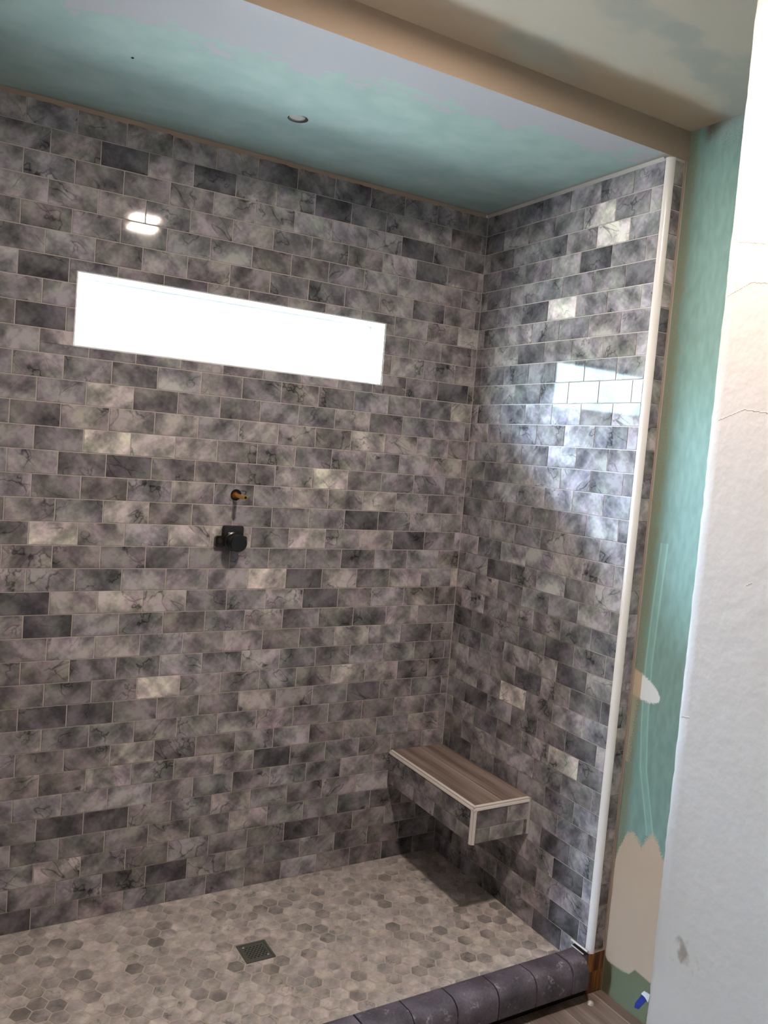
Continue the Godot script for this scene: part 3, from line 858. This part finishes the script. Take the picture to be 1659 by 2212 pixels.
func bench() -> void:
	var b := thing("shower_bench", "floating corner bench with brown wood-look top, grey tile sides and white edges", "bench")
	var top := 6.1; var bot := 4.32; var xl := -3.45; var zf := 7.7
	var m := mb()
	box(m, Vector3(xl + 0.03, bot + 0.02, 0.01), Vector3(-0.01, top - 0.012, zf - 0.03))
	build("core", m, M.grout, b)
	for p in [[xl + 0.19, -1.675], [-1.625, -0.02]]:
		build("plank", plank(Vector3(p[0], top - 0.06, 0.02), Vector3(p[1], top, zf - 0.19)), M.wood, b)
	var mid := 5.05; var j := 0.021
	var left := [[0.02, 1.6, mid, 5.9], [1.6, 3.55, mid, 5.9], [3.55, 5.46, mid, 5.9], [5.46, 7.5, mid, 5.9], [0.02, 0.62, bot, mid], [0.62, 2.6, bot, mid], [2.6, 4.52, bot, mid], [4.52, 6.44, bot, mid], [6.44, 7.5, bot, mid]]
	for r in left:
		m = mb()
		slab(m, Vector3(xl, 0, 0), Vector3.BACK, Vector3.UP, Vector3.LEFT, Vector2(r[0] + j, r[2] + j), Vector2(r[1] - j, r[3] - j), 0.05, stone_tone(0.34, 0.5))
		build("tile", m, M.marble, b)
	var front := [[xl + 0.2, -1.41, mid, 5.9, 0.3], [-1.41, -0.16, mid, 5.9, 0.62], [xl + 0.2, -2.37, bot, mid, 0.42], [-2.37, -0.38, bot, mid, 0.5], [-0.38, -0.16, bot, mid, 0.3]]
	for r in front:
		m = mb()
		slab(m, Vector3(0, 0, zf), Vector3.RIGHT, Vector3.UP, Vector3.BACK, Vector2(r[0] + j, r[2] + j), Vector2(r[1] - j, r[3] - j), 0.05, Color(r[4], r[4] * 0.99, r[4]))
		build("tile", m, M.marble, b)
	m = mb()
	extrude(m, quarter(0.2), Vector3(xl - 0.02, top + 0.02, 0.02), Vector3.LEFT, Vector3.UP, Vector3(0, 0, zf - 0.2))
	build("edge_trim", m, M.trim, b)
	m = mb()
	extrude(m, quarter(0.2), Vector3(xl + 0.17, top + 0.02, zf + 0.02), Vector3.BACK, Vector3.UP, Vector3(-xl - 0.3, 0, 0))
	build("edge_trim", m, M.trim, b)
	m = mb()
	extrude(m, quarter(0.2), Vector3(xl - 0.02, bot - 0.02, zf + 0.02), Vector3.LEFT, Vector3.BACK, Vector3(0, top - bot - 0.14, 0))
	build("edge_trim", m, M.trim, b)
	m = mb()                                                            # rounded knuckle where the three edges meet
	lathe(m, Vector3(xl + 0.18, top - 0.18, zf - 0.18), Vector3(-1, 1, 1).normalized(), [Vector2(0.19, 0.02), Vector2(0.175, 0.09), Vector2(0.13, 0.15), Vector2(0.07, 0.188), Vector2(0.0, 0.2)], 18)
	box(m, Vector3(xl - 0.01, top - 0.2, zf - 0.18), Vector3(xl + 0.18, top - 0.1, zf + 0.01)); box(m, Vector3(xl + 0.06, top - 0.2, zf - 0.2), Vector3(xl + 0.2, top + 0.015, zf - 0.05))
	build("edge_knuckle", m, M.trim, b)
	m = mb()                                                            # caulk up the wall side
	box(m, Vector3(-0.15, bot, zf - 0.06), Vector3(-0.02, 5.9, zf + 0.004))
	build("caulk_bead", m, M.plastic, b)

func curb() -> void:
	var c := thing("shower_curb", "low curb of dark slate-purple tiles with white dust, rounded towards the room", "curb")
	var m := mb()
	box(m, Vector3(-26.2, -1.02, 11.56), Vector3(-0.02, 0.62, 12.22))
	build("core", m, M.black_dull, c)
	var prof := PackedVector2Array([Vector2(11.5, 0.02), Vector2(11.5, 0.74), Vector2(11.55, 0.84), Vector2(11.66, 0.9)])
	for i in 9:
		var w := PI * 0.5 * i / 8
		prof.append(Vector2(12.33 + 0.52 * sin(w), 0.42 + 0.54 * cos(w)))
	prof.append(Vector2(12.87, 0.0)); prof.append(Vector2(12.84, -0.28)); prof.append(Vector2(12.6, -0.30)); prof.append(Vector2(12.55, 0.3)); prof.append(Vector2(12.2, 0.64)); prof.append(Vector2(11.62, 0.66)); prof.append(Vector2(11.62, 0.02))
	var seams := [-0.45, -1.37, -3.38, -5.36, -7.38, -9.38, -11.4, -13.4, -15.4, -17.4, -19.4, -21.4, -23.4, -25.4]
	for i in seams.size() - 1:
		m = mb()
		var l := rng.randf_range(0.8, 1.0)
		var o := Vector2(rng.randf(), rng.randf())
		var sh := rng.randf_range(-0.015, 0.015)
		extrude(m, prof, Vector3(seams[i + 1] + 0.03, sh, sh), Vector3.BACK, Vector3.UP, Vector3(seams[i] - seams[i + 1] - 0.06, 0, 0), true, Color(l, l * 0.97, l))
		for k in m.u.size(): m.u[k] = o + m.u[k] * 0.12
		build("tile", m, M.curbstone, c)
	m = mb()                                                            # short piece running in to the tiled wall
	var inner := PackedVector2Array([Vector2(11.5, 0.02), Vector2(11.5, 0.74), Vector2(11.56, 0.86), Vector2(11.66, 0.92), Vector2(12.1, 0.93), Vector2(12.26, 0.9), Vector2(12.26, 0.02)])
	extrude(m, inner, Vector3(-0.46, 0, 0), Vector3.BACK, Vector3.UP, Vector3(0.44, 0, 0), true, Color(0.95, 0.93, 0.95))
	for k in m.u.size(): m.u[k] = m.u[k] * 0.12
	build("tile", m, M.curbstone, c)

func lamp() -> void:
	var p := Vector3(-12.9, CEIL, 21.9)
	var t := thing("ceiling_light", "round white flush ceiling light beside the white plastered wall", "light")
	t.position = p * U
	var m := mb()
	lathe(m, Vector3.ZERO, Vector3.DOWN, [Vector2(1.42, 0.0), Vector2(1.38, 0.06), Vector2(1.22, 0.10), Vector2(1.18, 0.05), Vector2(1.18, 0.0)], 40)
	build("rim", m, M.frame, t)
	m = mb()
	cyl(m, Vector3(0, -0.055, 0), Vector3(0, -0.01, 0), 1.17, 1.17, 40)
	build("diffuser", m, M.diffuser, t)
	var a := AreaLight3D.new()
	a.name = "lamp_glow"
	a.area_size = Vector2(1.64, 1.64) * U
	a.light_color = Color(1.0, 0.935, 0.885)
	a.light_energy = 3.5
	a.shadow_enabled = true
	a.set("area_range", 12.0)
	a.basis = Basis(Vector3.RIGHT, -PI / 2)
	a.position = Vector3(0, -0.07, 0) * U
	t.add_child(a)

func drain() -> void:
	var t := thing("floor_drain", "square dark metal drain with a woven slot grate in the hexagon mosaic floor", "drain")
	t.position = Vector3(-12.75, 0.02, 5.27) * U
	var s := 0.67
	var m := mb()
	box(m, Vector3(-s, -0.004, -s), Vector3(s, 0.0, s))
	build("sump", m, M.hole, t)
	m = mb()
	for q in [-1, 1]:
		box(m, Vector3(-s, 0.0, q * (s - 0.05) - 0.05), Vector3(s, 0.035, q * (s - 0.05) + 0.05))
		box(m, Vector3(q * (s - 0.05) - 0.05, 0.0, -s + 0.1), Vector3(q * (s - 0.05) + 0.05, 0.035, s - 0.1))
	build("frame", m, M.steel, t)
	m = mb()
	var g := s - 0.11
	box(m, Vector3(-g, 0.005, -g), Vector3(g, 0.027, -g + 0.13)); box(m, Vector3(-g, 0.005, g - 0.13), Vector3(g, 0.027, g))
	var n := 8
	var d := (2 * g - 0.26) / n
	for i in n:
		var z := -g + 0.13 + i * d
		box(m, Vector3(-g, 0.005, z), Vector3(g, 0.027, z + d * 0.42))
		for k in 6:
			var x := -g + 0.06 + (k + (0.5 if i % 2 == 0 else 0.0)) * (2 * g - 0.1) / 6.0
			if x < g - 0.09: box(m, Vector3(x, 0.006, z + d * 0.42), Vector3(x + 0.09, 0.026, z + d))
	for q in [-1, 1]: box(m, Vector3(q * (g - 0.045) - 0.045, 0.006, -g), Vector3(q * (g - 0.045) + 0.045, 0.0265, g))
	build("grate", m, M.steel, t)
	m = mb()
	for q in [Vector2(-0.42, -0.42), Vector2(0.42, 0.40)]:
		m = mb()
		cyl(m, Vector3(q.x, 0.02, q.y), Vector3(q.x, 0.036, q.y), 0.05, 0.04, 12)
		build("screw", m, M.plastic, t)

func valve() -> void:
	var t := thing("shower_valve", "black shower valve body with plastic guard in the tiled wall below the window", "valve")
	t.position = Vector3(-13.2, 17.45, 0) * U
	var m := mb()
	cbox(m, Vector3(-0.50, -0.12, 0.0), Vector3(0.52, 0.60, 0.22), 0.06)
	build("guard", m, M.black_dull, t)
	m = mb()
	cbox(m, Vector3(-0.84, -0.42, 0.0), Vector3(0.70, 0.12, 0.30), 0.07)
	build("valve_body", m, M.black, t)
	m = mb()
	lathe(m, Vector3(0, -0.12, 0.28), Vector3.BACK, [Vector2(0.46, 0.0), Vector2(0.46, 0.10), Vector2(0.40, 0.13), Vector2(0.40, 0.55), Vector2(0.42, 0.58), Vector2(0.42, 0.72), Vector2(0.37, 0.80), Vector2(0.0, 0.82)], 30)
	build("cartridge_cap", m, M.black, t)
	m = mb()
	lathe(m, Vector3(-0.66, -0.12, 0.28), Vector3.BACK, [Vector2(0.13, 0.0), Vector2(0.13, 0.05), Vector2(0.10, 0.08), Vector2(0.0, 0.08)], 16)
	build("screw", m, M.black_dull, t)
	m = mb()
	lathe(m, Vector3(0.57, -0.10, 0.28), Vector3.BACK, [Vector2(0.10, 0.0), Vector2(0.10, 0.05), Vector2(0.07, 0.08), Vector2(0.0, 0.08)], 16)
	build("screw", m, M.black_dull, t)
	m = mb()
	cbox(m, Vector3(-0.26, 0.18, 0.2), Vector3(0.06, 0.30, 0.3), 0.03)
	cbox(m, Vector3(0.3, 0.02, 0.26), Vector3(0.36, 0.16, 0.36), 0.02)
	build("clip", m, M.plastic, t)
	t = thing("water_outlet", "short brass pipe stub sticking out of the tile above the black valve", "pipe")
	t.position = Vector3(-13.12, 19.5, 0) * U
	m = mb()
	lathe(m, Vector3.ZERO, Vector3.BACK, [Vector2(0.27, 0.004), Vector2(0.24, 0.02), Vector2(0.17, 0.01), Vector2(0.0, 0.01)], 22)
	build("wall_hole", m, M.hole, t)
	m = mb()
	lathe(m, Vector3(-0.07, -0.02, 0.0), Vector3.BACK, [Vector2(0.19, 0.0), Vector2(0.19, 0.12), Vector2(0.16, 0.16), Vector2(0.10, 0.17), Vector2(0.0, 0.17)], 8)
	build("fitting", m, M.copper, t)
	m = mb()
	lathe(m, Vector3(-0.03, -0.02, 0.12), Vector3.BACK, [Vector2(0.10, 0.0), Vector2(0.10, 1.12), Vector2(0.085, 1.18), Vector2(0.085, 1.22), Vector2(0.065, 1.22), Vector2(0.06, 1.0)], 20)
	build("nipple", m, M.brass, t)

func odds() -> void:
	var m := mb()
	# end of the framing left bare under the return
	cbox(m, Vector3(0.04, FLOOR_OUT, FRONT - 0.19), Vector3(0.97, 0.84, FRONT - 0.02), 0.03)
	for i in m.v.size():
		var p: Vector3 = m.v[i] / U
		m.u[i] = Vector2((p.x + p.z) * 0.35, p.y * 0.12)
	tag(build("wood_block", m, M.stud), "bare rust-brown wood block between the dark curb and the green board", "wood block")
	var t := thing("trim_offcut", "thin white trim offcut lying on the curb against the tiled wall", "offcut")
	m = mb()
	cyl(m, Vector3(-0.08, 1.0, 11.25), Vector3(-0.08, 1.0, 12.28), 0.05, 0.05, 10)
	build("bead", m, M.trim, t)
	m = mb()
	cyl(m, Vector3(-0.33, 0.96, 11.52), Vector3(-0.36, 0.97, 12.3), 0.025, 0.025, 8)
	build("lip", m, M.trim, t)
	m = mb()
	box(m, Vector3(-0.34, 0.935, 11.5), Vector3(-0.08, 0.955, 12.28))
	build("web", m, M.black_dull, t)
	# scrap of blue tape at the foot of the green board
	m = mb()
	extrude(m, PackedVector2Array([Vector2(14.2, -0.62), Vector2(14.42, -0.55), Vector2(14.75, 0.02), Vector2(14.72, 0.22), Vector2(14.5, 0.12), Vector2(14.22, -0.4)]), Vector3(GREEN - 0.03, 0, 0), Vector3.BACK, Vector3.UP, Vector3(0.024, 0, 0))
	tag(build("tape_scrap", m, M.tape), "scrap of blue tape at the foot of the green board", "tape")
	m = mb()
	extrude(m, PackedVector2Array([Vector2(14.5, 0.2), Vector2(14.62, 0.38), Vector2(14.95, 0.42), Vector2(14.9, 0.05), Vector2(14.72, 0.16)]), Vector3(GREEN - 0.06, 0, 0), Vector3.BACK, Vector3.UP, Vector3(0.05, 0, 0))
	tag(build("paper_scrap", m, M.paper), "torn white paper scrap above the blue tape by the white wall", "paper")
	m = mb()
	lathe(m, Vector3(-0.2, FLOOR_OUT, 12.85), Vector3.UP, [Vector2(0.14, 0.0), Vector2(0.12, 0.08), Vector2(0.06, 0.13), Vector2(0.0, 0.14)], 9)
	tag(build("mortar_crumb", m, M.mud), "pale mortar crumb on the plank floor at the end of the curb", "mortar crumb")
	# pale disc added in the ceiling cut-out for its bright inside
	m = mb()
	lathe(m, Vector3(-13.5, SOFFIT + 0.5, 5.02), Vector3.DOWN, [Vector2(0.33, 0.0), Vector2(0.33, 0.43), Vector2(0.30, 0.45), Vector2(0.30, 0.42), Vector2(0.0, 0.42)], 24)
	tag(build("hole_disc", m, M.plastic), "pale disc added inside the round hole of the green ceiling", "pipe")
	m = mb()
	lathe(m, Vector3(-20.3, SOFFIT, 6.1), Vector3.DOWN, [Vector2(0.055, 0.0), Vector2(0.045, 0.02), Vector2(0.02, 0.025), Vector2(0.0, 0.015)], 12)
	tag(build("drywall_screw", m, M.hole), "small dark screw head in the green ceiling at upper left", "screw")
